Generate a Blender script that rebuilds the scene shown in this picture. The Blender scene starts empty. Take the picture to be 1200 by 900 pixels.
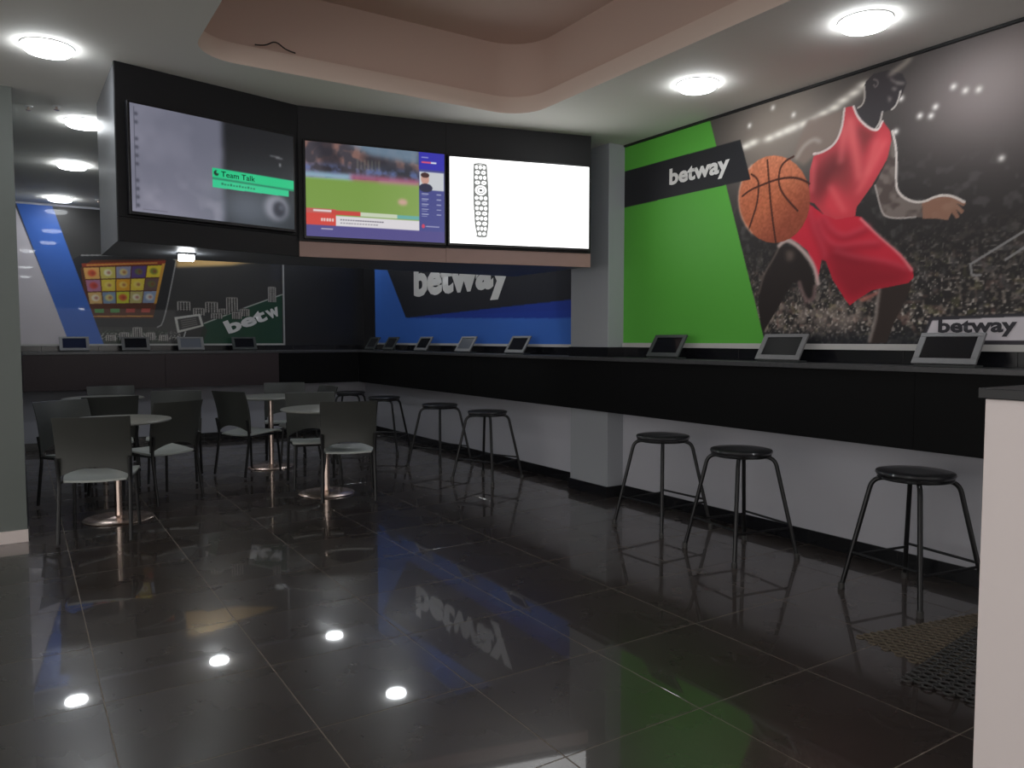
import bpy, bmesh, math, random
import numpy as np
from mathutils import Vector, Matrix
PI=math.pi
random.seed(7)
SC=bpy.context.scene
COL=SC.collection
# ---------------------------------------------------------------- camera, world, exposure
cam=bpy.data.cameras.new('camera'); CAM=bpy.data.objects.new('camera',cam); COL.objects.link(CAM)
CAM.location=(0.3787,-2.5029,1.3234)
CAM.rotation_euler=(PI/2-0.0575,0,-0.5698)
cam.sensor_width=36; cam.lens=36*900.58/1200; cam.clip_start=.02; cam.clip_end=100
SC.camera=CAM
W=bpy.data.worlds.new('shop_beyond'); SC.world=W; W.use_nodes=True
W.node_tree.nodes['Background'].inputs[0].default_value=(1,.965,.93,1)
W.node_tree.nodes['Background'].inputs[1].default_value=1.4
SC.view_settings.view_transform='Standard'; SC.view_settings.look='None'
SC.view_settings.gamma=1; SC.view_settings.use_curve_mapping=False
SC.view_settings.exposure=0.12
LAMP=30.0
XW=4.663; YB=8.2; XL=.388; ZC=2.93; ZT=1.18; ZB=.729; XF=4.423; YF=7.84
# ---------------------------------------------------------------- helpers
def lin(c):
    c=np.asarray(c,dtype=float)
    return np.where(c<=.04045,c/12.92,((np.maximum(c,0)+.055)/1.055)**2.4)
def rgb(r,g,b): return tuple(float(x) for x in lin(np.array([r,g,b])/255.))+(1,)
def mat(name,col,rough=.5,spec=.5,metal=0,coat=0,coat_r=.05,emit=0,noise=None,bump=None,rnoise=None,ecol=None):
    m=bpy.data.materials.new(name); m.use_nodes=True; nt=m.node_tree; b=nt.nodes['Principled BSDF']
    b.inputs['Base Color'].default_value=col
    b.inputs['Roughness'].default_value=rough
    b.inputs['Specular IOR Level'].default_value=spec
    b.inputs['Metallic'].default_value=metal
    b.inputs['Coat Weight'].default_value=coat; b.inputs['Coat Roughness'].default_value=coat_r
    if emit:
        b.inputs['Emission Color'].default_value=ecol or col; b.inputs['Emission Strength'].default_value=emit
    tc=nt.nodes.new('ShaderNodeTexCoord')
    if noise:
        sc,amt=noise
        n=nt.nodes.new('ShaderNodeTexNoise'); n.inputs['Scale'].default_value=sc; n.inputs['Detail'].default_value=6
        nt.links.new(tc.outputs['Object'],n.inputs['Vector'])
        mx=nt.nodes.new('ShaderNodeMix'); mx.data_type='RGBA'; mx.blend_type='MIX'
        nt.links.new(n.outputs['Fac'],mx.inputs[0])
        mx.inputs[6].default_value=tuple(c*(1-amt) for c in col[:3])+(1,)
        mx.inputs[7].default_value=tuple(min(1,c*(1+amt)) for c in col[:3])+(1,)
        nt.links.new(mx.outputs[2],b.inputs['Base Color'])
    if rnoise:
        sc,a,c2=rnoise
        n=nt.nodes.new('ShaderNodeTexNoise'); n.inputs['Scale'].default_value=sc; n.inputs['Detail'].default_value=5
        nt.links.new(tc.outputs['Object'],n.inputs['Vector'])
        mr=nt.nodes.new('ShaderNodeMapRange'); mr.inputs[1].default_value=.3; mr.inputs[2].default_value=.7; mr.inputs[3].default_value=a; mr.inputs[4].default_value=c2
        nt.links.new(n.outputs['Fac'],mr.inputs[0]); nt.links.new(mr.outputs[0],b.inputs['Roughness'])
    if bump:
        sc,st=bump
        n=nt.nodes.new('ShaderNodeTexNoise'); n.inputs['Scale'].default_value=sc; n.inputs['Detail'].default_value=4
        nt.links.new(tc.outputs['Object'],n.inputs['Vector'])
        bp=nt.nodes.new('ShaderNodeBump'); bp.inputs['Strength'].default_value=st; bp.inputs['Distance'].default_value=.01
        nt.links.new(n.outputs['Fac'],bp.inputs['Height']); nt.links.new(bp.outputs[0],b.inputs['Normal'])
    return m
def mat_vc(name,rough=.5,emit=0,coat=0,coat_r=.03,spec=.5):
    m=bpy.data.materials.new(name); m.use_nodes=True; nt=m.node_tree; b=nt.nodes['Principled BSDF']
    a=nt.nodes.new('ShaderNodeAttribute'); a.attribute_name='print'
    if emit:
        b.inputs['Base Color'].default_value=(.01,.01,.01,1)
        nt.links.new(a.outputs['Color'],b.inputs['Emission Color']); b.inputs['Emission Strength'].default_value=emit
    else: nt.links.new(a.outputs['Color'],b.inputs['Base Color'])
    b.inputs['Roughness'].default_value=rough; b.inputs['Coat Weight'].default_value=coat; b.inputs['Coat Roughness'].default_value=coat_r
    b.inputs['Specular IOR Level'].default_value=spec
    return m
def empty(name,loc=(0,0,0),rz=0):
    o=bpy.data.objects.new(name,None); o.empty_display_size=.1; COL.objects.link(o)
    o.location=loc; o.rotation_euler=(0,0,rz); return o
def tag(o,label=None,cat=None,group=None,kind=None):
    if label:o['label']=label
    if cat:o['category']=cat
    if group:o['group']=group
    if kind:o['kind']=kind
    return o
def link(name,me,m,parent=None,smooth=False):
    o=bpy.data.objects.new(name,me); COL.objects.link(o)
    if m and not me.materials: me.materials.append(m)
    if smooth:
        for p in me.polygons: p.use_smooth=True
    if parent: o.parent=parent
    return o
def fin(name,bm,m,parent=None,smooth=False,bevel=0,loc=None):
    bmesh.ops.recalc_face_normals(bm,faces=bm.faces)
    me=bpy.data.meshes.new(name); bm.to_mesh(me); bm.free()
    o=link(name,me,m,parent,smooth)
    if loc: o.location=loc
    if bevel:
        md=o.modifiers.new('bevel','BEVEL'); md.width=bevel; md.segments=2; md.limit_method='ANGLE'
    if smooth:
        try: me.set_sharp_from_angle(angle=math.radians(40))
        except Exception: pass
    return o
def bx(bm,x0,x1,y0,y1,z0,z1,M=None):
    vs=[bm.verts.new((x,y,z)) for z in (z0,z1) for y in (y0,y1) for x in (x0,x1)]
    for f in ((0,1,3,2),(4,5,7,6),(0,1,5,4),(2,3,7,6),(0,2,6,4),(1,3,7,5)): bm.faces.new([vs[i] for i in f])
    if M: bmesh.ops.transform(bm,matrix=M,verts=vs)
    return vs
def box(name,x0,x1,y0,y1,z0,z1,m,parent=None,bevel=0):
    bm=bmesh.new(); bx(bm,x0,x1,y0,y1,z0,z1); return fin(name,bm,m,parent,bevel=bevel)
def lathe(bm,prof,n=32,M=None):
    rings=[]; new=[]
    for r,z in prof:
        if r<1e-6: v=bm.verts.new((0,0,z)); rings.append([v]*n); new.append(v)
        else:
            rg=[bm.verts.new((r*math.cos(2*PI*i/n),r*math.sin(2*PI*i/n),z)) for i in range(n)]; rings.append(rg); new+=rg
    for a,b in zip(rings,rings[1:]):
        for i in range(n):
            f=[]
            for v in (a[i],a[(i+1)%n],b[(i+1)%n],b[i]):
                if v not in f: f.append(v)
            if len(f)>2: bm.faces.new(f)
    if M: bmesh.ops.transform(bm,matrix=M,verts=new)
def tube(bm,pts,r,n=8,closed=False):
    pts=[Vector(p) for p in pts]; N=len(pts); rings=[]
    up=Vector((0,0,1)); prev=None
    for i,p in enumerate(pts):
        if closed: t=(pts[(i+1)%N]-pts[i-1])
        else: t=pts[min(i+1,N-1)]-pts[max(i-1,0)]
        t.normalize()
        if prev is None:
            a=up if abs(t.z)<.9 else Vector((1,0,0)); u=t.cross(a).normalized()
        else: u=(prev-t*prev.dot(t)).normalized()
        prev=u; w=t.cross(u)
        rr=r[i] if isinstance(r,(list,tuple)) else r
        rings.append([bm.verts.new(p+rr*(math.cos(2*PI*k/n)*u+math.sin(2*PI*k/n)*w)) for k in range(n)])
    rng=range(N) if closed else range(N-1)
    for i in rng:
        a,b=rings[i],rings[(i+1)%N]
        for k in range(n): bm.faces.new((a[k],a[(k+1)%n],b[(k+1)%n],b[k]))
    if not closed: bm.faces.new(rings[0][::-1]); bm.faces.new(rings[-1])
def smoothpts(pts,r=.03,seg=4):
    out=[Vector(pts[0])]
    for i in range(1,len(pts)-1):
        a,b,c=Vector(pts[i-1]),Vector(pts[i]),Vector(pts[i+1])
        d1=(a-b); d2=(c-b); rr=min(r,d1.length*.45,d2.length*.45)
        p,q=b+d1.normalized()*rr,b+d2.normalized()*rr
        for k in range(seg+1):
            t=k/seg; out.append(p*(1-t)**2+b*2*t*(1-t)+q*t*t)
    out.append(Vector(pts[-1])); return out
def copy_tree(o,parent=None):
    c=o.copy(); COL.objects.link(c)
    if parent: c.parent=parent
    for ch in list(KIDS(o)): copy_tree(ch,c)
    return c
def KIDS(o): return [x for x in o.children]
# ---- flat print: a fine grid whose vertices carry the ink colours
class Canvas:
    def __init__(s,w,z0,z1,nx,ny,ss=2):
        s.nx,s.ny,s.ss=nx,ny,ss
        W_,H_=nx*ss,ny*ss
        xs=(np.arange(W_)+.5)/W_*w; zs=z0+(np.arange(H_)+.5)/H_*(z1-z0)
        s.X,s.Z=np.meshgrid(xs,zs); s.C=np.zeros((H_,W_,3)); s.w,s.z0,s.z1=w,z0,z1
        s.rs=np.random.RandomState(3)
    def fill(s,c): s.C[:]=np.array(c)/255.
    def put(s,mask,c,a=1.0):
        c=np.array(c)/255.; A=(mask*a)[...,None]; s.C=s.C*(1-A)+c*A
    def pm(s,pts):
        P=np.array(pts); x0,x1=P[:,0].min(),P[:,0].max(); z0,z1=P[:,1].min(),P[:,1].max()
        m=np.zeros(s.X.shape)
        i0=np.searchsorted(s.X[0],x0);i1=np.searchsorted(s.X[0],x1);j0=np.searchsorted(s.Z[:,0],z0);j1=np.searchsorted(s.Z[:,0],z1)
        if i1<=i0 or j1<=j0: return m
        X=s.X[j0:j1,i0:i1];Z=s.Z[j0:j1,i0:i1];ins=np.zeros(X.shape,bool)
        for k in range(len(P)):
            ax,az=P[k];bx_,bz=P[(k+1)%len(P)]
            if az==bz: continue
            c=((az>Z)!=(bz>Z))&(X<(bx_-ax)*(Z-az)/(bz-az)+ax); ins^=c
        m[j0:j1,i0:i1]=ins; return m
    def blur(s,m,r):
        r=int(r*s.ss)
        if r<1: return m
        for ax in (0,1):
            for _ in range(2):
                pad=[(0,0),(0,0)]; pad[ax]=(r+1,r)
                c=np.cumsum(np.pad(m,pad,mode='edge'),axis=ax)
                n=m.shape[ax]
                m=(np.take(c,range(2*r+1,2*r+1+n),axis=ax)-np.take(c,range(0,n),axis=ax))/(2*r+1)
        return m
    def poly(s,pts,c,a=1.0,soft=0):
        s.put(s.blur(s.pm(pts),soft),c,a)
    def line(s,pts,wd,c,a=1.0,soft=0,smooth=True):
        P=np.array(pts,float)
        if smooth and len(P)>2:
            for _ in range(2):
                Q=[P[0]]
                for p,q in zip(P[:-1],P[1:]): Q+= [p*.75+q*.25,p*.25+q*.75]
                Q.append(P[-1]); P=np.array(Q)
        d=np.full(s.X.shape,9.)
        for p,q in zip(P[:-1],P[1:]):
            v=q-p; L=(v**2).sum()+1e-12
            t=np.clip(((s.X-p[0])*v[0]+(s.Z-p[1])*v[1])/L,0,1)
            d=np.minimum(d,np.hypot(s.X-p[0]-t*v[0],s.Z-p[1]-t*v[1]))
        s.put(s.blur((d<wd/2).astype(float),soft),c,a)
    def blob(s,x,z,r,c,a=1.0,rz=None):
        rz=rz or r; s.put(np.exp(-(((s.X-x)/r)**2+((s.Z-z)/rz)**2)),c,a)
    def ell(s,x,z,r,c,a=1.0,rz=None,soft=0):
        rz=rz or r; s.put(s.blur(((((s.X-x)/r)**2+((s.Z-z)/rz)**2)<1).astype(float),soft),c,a)
    def rect(s,x0,x1,z0,z1,c,a=1.0,soft=0):
        s.put(s.blur(((s.X>x0)&(s.X<x1)&(s.Z>z0)&(s.Z<z1)).astype(float),soft),c,a)
    def noise(s,cell,oct=1):
        out=np.zeros(s.X.shape);amp=1;tot=0
        for o in range(oct):
            nx=int(s.w/cell)+3;nz=int((s.z1-s.z0)/cell)+3
            g=s.rs.rand(nz,nx);x=s.X/cell;z=(s.Z-s.z0)/cell
            i=x.astype(int);j=z.astype(int);fx=x-i;fz=z-j;fx=fx*fx*(3-2*fx);fz=fz*fz*(3-2*fz)
            out+=amp*((g[j,i]*(1-fx)+g[j,i+1]*fx)*(1-fz)+(g[j+1,i]*(1-fx)+g[j+1,i+1]*fx)*fz);tot+=amp;amp*=.5;cell/=2
        return out/tot
    def mesh(s,name,O,U,V,m,parent=None):
        O,U,V=np.array(O,float),np.array(U,float),np.array(V,float)
        c=s.C.reshape(s.ny,s.ss,s.nx,s.ss,3).mean((1,3))
        nx,ny=s.nx,s.ny
        # one quad grid; vertex at the centre of each ink dot, stretched to fill the sheet
        a=np.linspace(0,1,nx);b=np.linspace(0,1,ny);A,Bv=np.meshgrid(a,b)
        co=O+A[...,None]*U+Bv[...,None]*V
        me=bpy.data.meshes.new(name)
        idx=np.arange(nx*ny).reshape(ny,nx)
        q=np.stack([idx[:-1,:-1],idx[:-1,1:],idx[1:,1:],idx[1:,:-1]],-1).reshape(-1,4)
        me.vertices.add(nx*ny); me.vertices.foreach_set('co',co.reshape(-1))
        me.loops.add(q.size); me.loops.foreach_set('vertex_index',q.reshape(-1).astype(np.int32))
        me.polygons.add(len(q)); me.polygons.foreach_set('loop_start',np.arange(0,q.size,4,dtype=np.int32))
        me.update(calc_edges=True); me.validate()
        at=me.color_attributes.new('print','FLOAT_COLOR','POINT')
        col=np.ones((nx*ny,4),np.float32); col[:,:3]=lin(np.clip(c,0,1)).reshape(-1,3)
        at.data.foreach_set('color',col.reshape(-1))
        me.materials.append(m)
        return link(name,me,None,parent)
def text(name,s,O,U,V,m,parent=None,bold=.022,depth=.002,shear=0):
    """lettering: baseline-left O, baseline vector U (full width), ascender vector V"""
    cu=bpy.data.curves.new('lettering','FONT'); cu.body=s; cu.offset=bold; cu.resolution_u=3; cu.space_character=1.0
    ob=bpy.data.objects.new('lettering_tmp',cu); COL.objects.link(ob)
    dg=bpy.context.evaluated_depsgraph_get(); dg.update()
    me=bpy.data.meshes.new_from_object(ob.evaluated_get(dg)); bpy.data.objects.remove(ob)
    n=len(me.vertices); co=np.zeros(n*3); me.vertices.foreach_get('co',co); co=co.reshape(-1,3)
    x0,x1=co[:,0].min(),co[:,0].max(); h=co[:,1].max()
    O,U,V=np.array(O,float),np.array(U,float),np.array(V,float)
    N=np.cross(U,V);N/=np.linalg.norm(N)
    P=O+((co[:,0]-x0)/(x1-x0))[:,None]*U+(co[:,1]/h)[:,None]*V+N*depth
    me.vertices.foreach_set('co',P.reshape(-1)); me.update()
    me.materials.clear(); me.materials.append(m)
    return link(name,me,None,parent)
D={'ball': [(1.792,2.218),(1.786,2.158),(1.768,2.102),(1.737,2.053),(1.695,2.014),(1.644,1.986),(1.585,1.972),(1.521,1.971),(1.455,1.985),(1.391,2.014),(1.332,2.056),(1.282,2.109),(1.243,2.171),(1.218,2.238),(1.208,2.307),(1.215,2.373),(1.237,2.433),(1.274,2.483),(1.322,2.521),(1.379,2.545),(1.442,2.555),(1.507,2.549),(1.571,2.529),(1.631,2.496),(1.684,2.453),(1.729,2.401),(1.762,2.343),(1.783,2.281)],'seam1': [(1.451,2.529),(1.467,2.391),(1.488,2.208),(1.532,1.975)],'seam2': [(1.243,2.322),(1.303,2.351),(1.377,2.367),(1.547,2.391),(1.662,2.378),(1.726,2.355),(1.783,2.317)],'seam3': [(1.318,2.459),(1.367,2.425),(1.385,2.384),(1.374,2.252),(1.329,2.145),(1.303,2.084)],'seam4': [(1.659,2.512),(1.586,2.493),(1.549,2.445),(1.545,2.35),(1.592,2.268),(1.699,2.158)],'jersey': [(2.023,2.732),(2.083,2.728),(2.109,2.654),(2.162,2.593),(2.239,2.548),(2.266,2.6),(2.317,2.526),(2.33,2.452),(2.3,2.365),(2.214,2.235),(2.117,2.122),(2.107,2.059),(1.98,2.065),(1.89,2.11),(1.823,2.187),(1.778,2.205),(1.786,2.408),(1.81,2.483),(1.867,2.494),(1.955,2.52),(2.003,2.597)],'jersey_dark': [(1.881,2.458),(1.968,2.495),(2.043,2.458),(2.082,2.365),(2.073,2.258),(2.026,2.201),(1.949,2.301),(1.888,2.177),(1.81,2.207),(1.797,2.372)],'jersey_dark2': [(2.11,2.615),(2.163,2.578),(2.228,2.536),(2.184,2.493),(2.151,2.405),(2.133,2.483),(2.102,2.564)],'jersey_lite': [(2.041,2.707),(2.081,2.643),(2.099,2.511),(2.14,2.396),(2.155,2.287),(2.133,2.227),(2.113,2.337),(2.079,2.473),(2.028,2.548),(2.014,2.638)],'jersey_lite2': [(2.261,2.539),(2.307,2.508),(2.315,2.445),(2.273,2.371),(2.213,2.277),(2.168,2.221),(2.177,2.326),(2.208,2.446)],'jersey_lite3': [(1.948,2.312),(2.013,2.225),(2.076,2.128),(2.097,2.071),(1.98,2.076),(1.908,2.119),(1.888,2.177)],'jtrim1': [(2.079,2.725),(2.109,2.654),(2.162,2.593),(2.205,2.56),(2.243,2.547),(2.267,2.593)],'jtrim2': [(2.019,2.727),(2.005,2.607),(1.958,2.524),(1.867,2.494),(1.81,2.498)],'shorts': [(1.778,2.194),(1.89,2.11),(1.98,2.065),(2.107,2.07),(2.149,2.058),(2.268,1.933),(2.403,1.815),(2.474,1.728),(2.481,1.676),(2.451,1.648),(2.343,1.633),(2.232,1.619),(2.14,1.569),(2.088,1.534),(2.055,1.573),(1.965,1.7),(1.916,1.816),(1.885,1.83),(1.857,1.684),(1.828,1.8),(1.778,1.896),(1.708,1.95),(1.624,1.994),(1.679,2.046),(1.731,2.132)],'shorts_dark': [(1.914,1.883),(1.985,1.899),(2.132,1.84),(2.273,1.764),(2.406,1.722),(2.471,1.683),(2.44,1.648),(2.231,1.623),(2.092,1.561),(2.042,1.618),(1.964,1.722)],'fold1': [(1.89,2.106),(1.944,2.014),(2.032,1.959),(2.128,1.981),(2.198,2.005)],'fold2': [(1.852,2.093),(1.894,1.975),(1.985,1.899),(2.106,1.908),(2.269,1.901)],'fold3': [(1.973,1.878),(2.133,1.819),(2.317,1.786),(2.448,1.729)],'fold4': [(1.784,2.17),(1.827,2.028),(1.896,1.907),(1.91,1.839)],'shlite': [(2.145,2.05),(2.268,1.929),(2.403,1.811),(2.47,1.718)],'strim': [(1.559,1.949),(1.61,1.983),(1.672,1.96),(1.778,1.869),(1.839,1.777),(1.863,1.68)],'legl': [(1.568,1.941),(1.695,1.928),(1.779,1.827),(1.841,1.685),(1.834,1.583),(1.786,1.574),(1.752,1.645),(1.729,1.692),(1.673,1.696),(1.591,1.582),(1.507,1.464),(1.434,1.368),(1.4,1.541),(1.397,1.688),(1.469,1.805),(1.511,1.898)],'legl_lite': [(1.612,1.913),(1.674,1.902),(1.675,1.848),(1.628,1.84)],'legl_rim': [(1.56,1.937),(1.512,1.862),(1.44,1.771),(1.398,1.639)],'legl_rim2': [(1.723,1.693),(1.752,1.621),(1.786,1.569),(1.834,1.583),(1.842,1.663)],'legr': [(2.277,1.627),(2.471,1.667),(2.463,1.606),(2.413,1.506),(2.372,1.424),(2.331,1.307),(2.217,1.306),(2.234,1.362),(2.259,1.468),(2.268,1.553)],'legr_rim': [(2.277,1.627),(2.266,1.532),(2.259,1.447),(2.222,1.319)],'legr_lite': [(2.14,1.569),(2.277,1.616),(2.264,1.591),(2.175,1.553)],'arm': [(2.329,2.483),(2.359,2.415),(2.358,2.252),(2.367,2.168),(2.437,2.107),(2.52,2.088),(2.561,2.078),(2.564,1.999),(2.482,2.014),(2.354,2.022),(2.287,2.046),(2.262,2.122),(2.232,2.232),(2.3,2.355)],'hand': [(2.516,2.089),(2.56,2.108),(2.6,2.116),(2.678,2.104),(2.732,2.072),(2.755,2.05),(2.742,2.036),(2.702,2.061),(2.747,2.013),(2.734,1.995),(2.703,2.027),(2.724,1.982),(2.705,1.976),(2.681,2.012),(2.663,1.974),(2.604,1.99),(2.523,2.0)],'arm_rim': [(2.33,2.523),(2.359,2.415),(2.36,2.252),(2.367,2.173),(2.437,2.111),(2.52,2.088),(2.6,2.116),(2.678,2.104),(2.745,2.059)],'arm_rim2': [(2.232,2.232),(2.262,2.122),(2.287,2.05),(2.354,2.022),(2.482,2.014)],'arml': [(2.011,2.72),(1.887,2.722),(1.757,2.72),(1.692,2.598),(1.659,2.501),(1.737,2.44),(1.81,2.483),(1.955,2.52),(2.003,2.597)],'arml_rim': [(1.681,2.497),(1.734,2.566),(1.813,2.594),(1.853,2.564)],'head': [(2.143,2.824),(2.158,2.851),(2.205,2.882),(2.294,2.877),(2.381,2.832),(2.407,2.773),(2.38,2.71),(2.344,2.658),(2.317,2.649),(2.268,2.641),(2.253,2.588),(2.225,2.558),(2.179,2.573),(2.12,2.629),(2.088,2.711),(2.135,2.721),(2.151,2.759)],'face1': [(2.306,2.831),(2.34,2.803),(2.394,2.781),(2.396,2.767),(2.351,2.778),(2.312,2.814)],'face2': [(2.324,2.775),(2.352,2.759),(2.341,2.745),(2.319,2.761)],'face3': [(2.296,2.731),(2.321,2.713),(2.31,2.687),(2.299,2.705)],'jaw': [(2.372,2.737),(2.364,2.698),(2.344,2.658),(2.323,2.648)],'brow': [(2.311,2.85),(2.349,2.864),(2.391,2.882),(2.421,2.903)],'nape': [(2.147,2.823),(2.153,2.753),(2.135,2.716),(2.106,2.709)],'ear': [(2.206,2.849),(2.229,2.837),(2.235,2.815),(2.218,2.798),(2.207,2.817)],'throat': [(2.265,2.647),(2.254,2.593),(2.227,2.562)],'lamps': [(1.267,2.659),(1.329,2.67),(1.464,2.67),(1.542,2.681),(1.607,2.69),(1.654,2.696),(1.73,2.703),(1.81,2.712),(1.874,2.732),(1.949,2.751),(2.01,2.779),(2.081,2.803),(2.146,2.834)],'dots': [(2.669,2.682),(2.732,2.645),(2.8,2.632),(2.575,2.599),(2.489,2.571),(2.552,2.556),(2.35,2.515),(1.488,2.865),(1.295,2.792),(1.652,2.779),(2.377,2.695),(2.924,2.254)],'rail1': [(3.046,1.872),(2.788,1.726),(2.797,1.668),(2.841,1.665)],'rail2': [(3.049,1.791),(2.962,1.736)],'board': [(2.531,1.31),(2.579,1.452),(3.417,1.467),(3.423,1.296)],'board_in': [(2.55,1.324),(2.594,1.433),(3.417,1.451),(3.422,1.32)],'glow1': [(1.563,2.742)],'glow2': [(2.906,2.631)],'glow3': [(2.371,2.878)],'green': [(-0.06,3.436),(-0.032,1.166),(1.465,1.289),(0.926,2.936),(0.821,3.196)],'band': [(-0.073,2.717),(1.218,2.714),(1.313,2.425),(-0.069,2.42)],'white': [(-0.06,2.9),(0.012,2.849),(0.518,1.264),(-0.113,1.226)],'blue': [(0.014,2.907),(0.364,2.941),(0.874,1.263),(0.509,1.264)],'tab': [(0.556,2.279),(0.663,2.352),(1.738,2.415),(1.698,2.215),(1.552,1.525),(1.481,1.487),(0.617,1.479),(0.545,1.921)],'tabedge': [(0.662,2.342),(1.738,2.415),(1.698,2.215),(1.552,1.525),(1.481,1.487)],'screen': [(0.647,2.188),(0.767,2.29),(1.595,2.349),(1.568,2.209),(1.437,1.6),(0.747,1.589),(0.672,1.925)],'felt': [(3.055,1.939),(2.571,1.751),(2.033,1.531),(1.979,1.296),(0.824,1.249),(0.851,1.444),(1.597,1.449),(1.59,1.143),(3.043,1.211)],'feltg': [(3.069,1.948),(2.571,1.756),(2.033,1.536),(2.081,1.453),(1.975,1.139),(3.055,1.129)],'feltline': [(3.069,1.948),(2.571,1.756),(2.046,1.541)],'card': [(1.684,1.616),(1.999,1.665),(2.038,1.505),(1.715,1.412)],'cardin': [(1.719,1.591),(1.974,1.634),(2.003,1.517),(1.74,1.45)],'chips': [(1.75,1.886),(1.845,1.863),(1.991,1.841),(2.14,1.885),(2.216,1.926),(2.369,1.984),(2.446,1.987),(2.547,1.884),(1.772,1.81),(1.892,1.787),(2.088,1.766),(2.238,1.77),(2.364,1.72),(2.44,1.695),(2.086,1.662)],'chips2': [(2.869,2.164),(2.895,2.083),(2.853,1.987)],'chips3': [(0.979,1.334),(1.113,1.359),(1.272,1.422),(1.34,1.372),(1.477,1.335),(1.595,1.347)]}
# ---------------------------------------------------------------- materials
M_tile=mat('tile_porcelain',rgb(58,50,46),.3,.5,coat=.85,coat_r=.03,noise=(2.2,.2),rnoise=(2,.24,.31))
M_grout=mat('grout',rgb(128,118,108),.85,noise=(30,.2))
M_ceil=mat('ceiling_paint',rgb(226,224,218),.8,bump=(60,.03))
M_tray=mat('tray_taupe_paint',rgb(208,184,172),.75,bump=(60,.03))
M_wall=mat('wall_grey_paint',rgb(186,186,194),.6,bump=(90,.03))
M_pillar=mat('pillar_grey_paint',rgb(160,163,168),.5)
M_lwall=mat('left_wall_paint',rgb(104,110,106),.55,bump=(90,.03))
M_black=mat('black_laminate',rgb(24,24,27),.35,.5,noise=(3,.2))
M_fascia=mat('black_fascia',rgb(12,12,13),.6,.15,noise=(2.5,.2))
M_fasciab=mat('wine_black_fascia',rgb(58,46,49),.45,.4,noise=(2,.12))
M_top=mat('counter_top_stone',rgb(74,74,76),.3,.5,noise=(40,.3))
M_btile=mat('black_tile',rgb(22,22,26),.18,.5,noise=(4,.2))
M_sill=mat('pale_sill',rgb(190,188,186),.5)
M_skw=mat('white_skirting',rgb(225,212,208),.5)
M_cab=mat('cabinet_black',rgb(30,30,33),.45,.3,noise=(2,.15))
M_cabg=mat('cabinet_side_grey',rgb(110,112,116),.45)
M_cab_warm=mat('cabinet_warm_reflection',rgb(158,128,120),.35,.5,noise=(5,.12))  # dark lower panels, their warm reflection put into the base colour
M_bez=mat('tv_bezel',rgb(16,16,20),.3)
M_chair=mat('chair_plastic',rgb(62,63,60),.38,.45,noise=(6,.08))
M_seat_lit=mat('seat_plastic_lamplit',rgb(168,172,168),.36,.5,noise=(6,.06))  # chair plastic made paler, lamp light on the seats put into the colour
M_cleg=mat('chair_dark_metal',rgb(36,36,37),.4,.5,metal=.3)
M_ttop=mat('table_top_grey',rgb(128,128,122),.3,.5,noise=(20,.08))
M_chrome=mat('brushed_steel',rgb(236,214,202),.27,metal=1)
M_stool=mat('stool_black_metal',rgb(30,30,32),.3,.5,metal=.3)
M_sseat=mat('stool_seat_black',rgb(40,40,43),.28,.5,coat=.4)
M_rubber=mat('black_rubber',rgb(62,61,60),.5,noise=(30,.2))
M_rubber2=mat('worn_brown_rubber',rgb(98,88,74),.55,noise=(20,.25))
M_white=mat('white_laminate',rgb(250,238,236),.4)
M_lamp=mat('lamp_diffuser',(1,1,1,1),.5,emit=LAMP,ecol=(.93,.97,1,1))
M_rim=mat('lamp_rim_white',rgb(235,235,235),.4)
M_tabs=mat('tablet_silver',rgb(116,116,118),.4,metal=.2)
M_tabd=mat('tablet_dark_shell',rgb(58,62,62),.4)
M_glass=mat('tablet_glass',rgb(22,23,28),.08,.5)
M_tlit=mat('text_white',rgb(228,226,224),.45)
M_tdark=mat('text_charcoal',rgb(44,42,50),.5)
M_green=mat('print_green',rgb(92,190,58),.5)
M_mural=mat_vc('mural_print',.5,spec=.3)
M_muralg=mat_vc('glossy_mural_print',.4,coat=.2,coat_r=.02,spec=.3)
M_trim=mat('mural_frame_grey',rgb(165,165,165),.4)

# ---------------------------------------------------------------- floor
T=.6
fl=empty('floor'); tag(fl,kind='structure')
bm=bmesh.new(); bx(bm,-5,XW,-8,YB,-.05,-.0008); fin('grout_bed',bm,M_grout,fl)
def tilemesh(w,d,name='tile'):
    bm=bmesh.new(); g=.0022; c=.0005
    lo=[bm.verts.new((x,y,-.02)) for x,y in ((g,g),(w-g,g),(w-g,d-g),(g,d-g))]
    mi=[bm.verts.new((x,y,-c)) for x,y in ((g,g),(w-g,g),(w-g,d-g),(g,d-g))]
    hi=[bm.verts.new((x,y,0)) for x,y in ((g+c,g+c),(w-g-c,g+c),(w-g-c,d-g-c),(g+c,d-g-c))]
    for a,b in ((lo,mi),(mi,hi)):
        for i in range(4): bm.faces.new((a[i],a[(i+1)%4],b[(i+1)%4],b[i]))
    bm.faces.new(hi)
    me=bpy.data.meshes.new(name); bmesh.ops.recalc_face_normals(bm,faces=bm.faces); bm.to_mesh(me); bm.free(); me.materials.append(M_tile); return me
tm=tilemesh(T,T)
nx0,nx1,ny0,ny1=-1,8,-4,14
ntile=0
cache={}
for i in range(nx0,nx1):
    for j in range(ny0,ny1):
        x,y=i*T,j*T; w=min(T,XW-.012-x); d=min(T,YB-y)
        key=(round(w,3),round(d,3))
        if key not in cache: cache[key]=tm if key==(T,T) else tilemesh(w,d)
        o=link('floor_tile',cache[key],None,fl)
        o.location=(x,y,random.uniform(-.0001,.0001)); o.rotation_euler=(random.uniform(-.0004,.0004),random.uniform(-.0004,.0004),0)
        ntile+=1
bm=bmesh.new()
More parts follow.
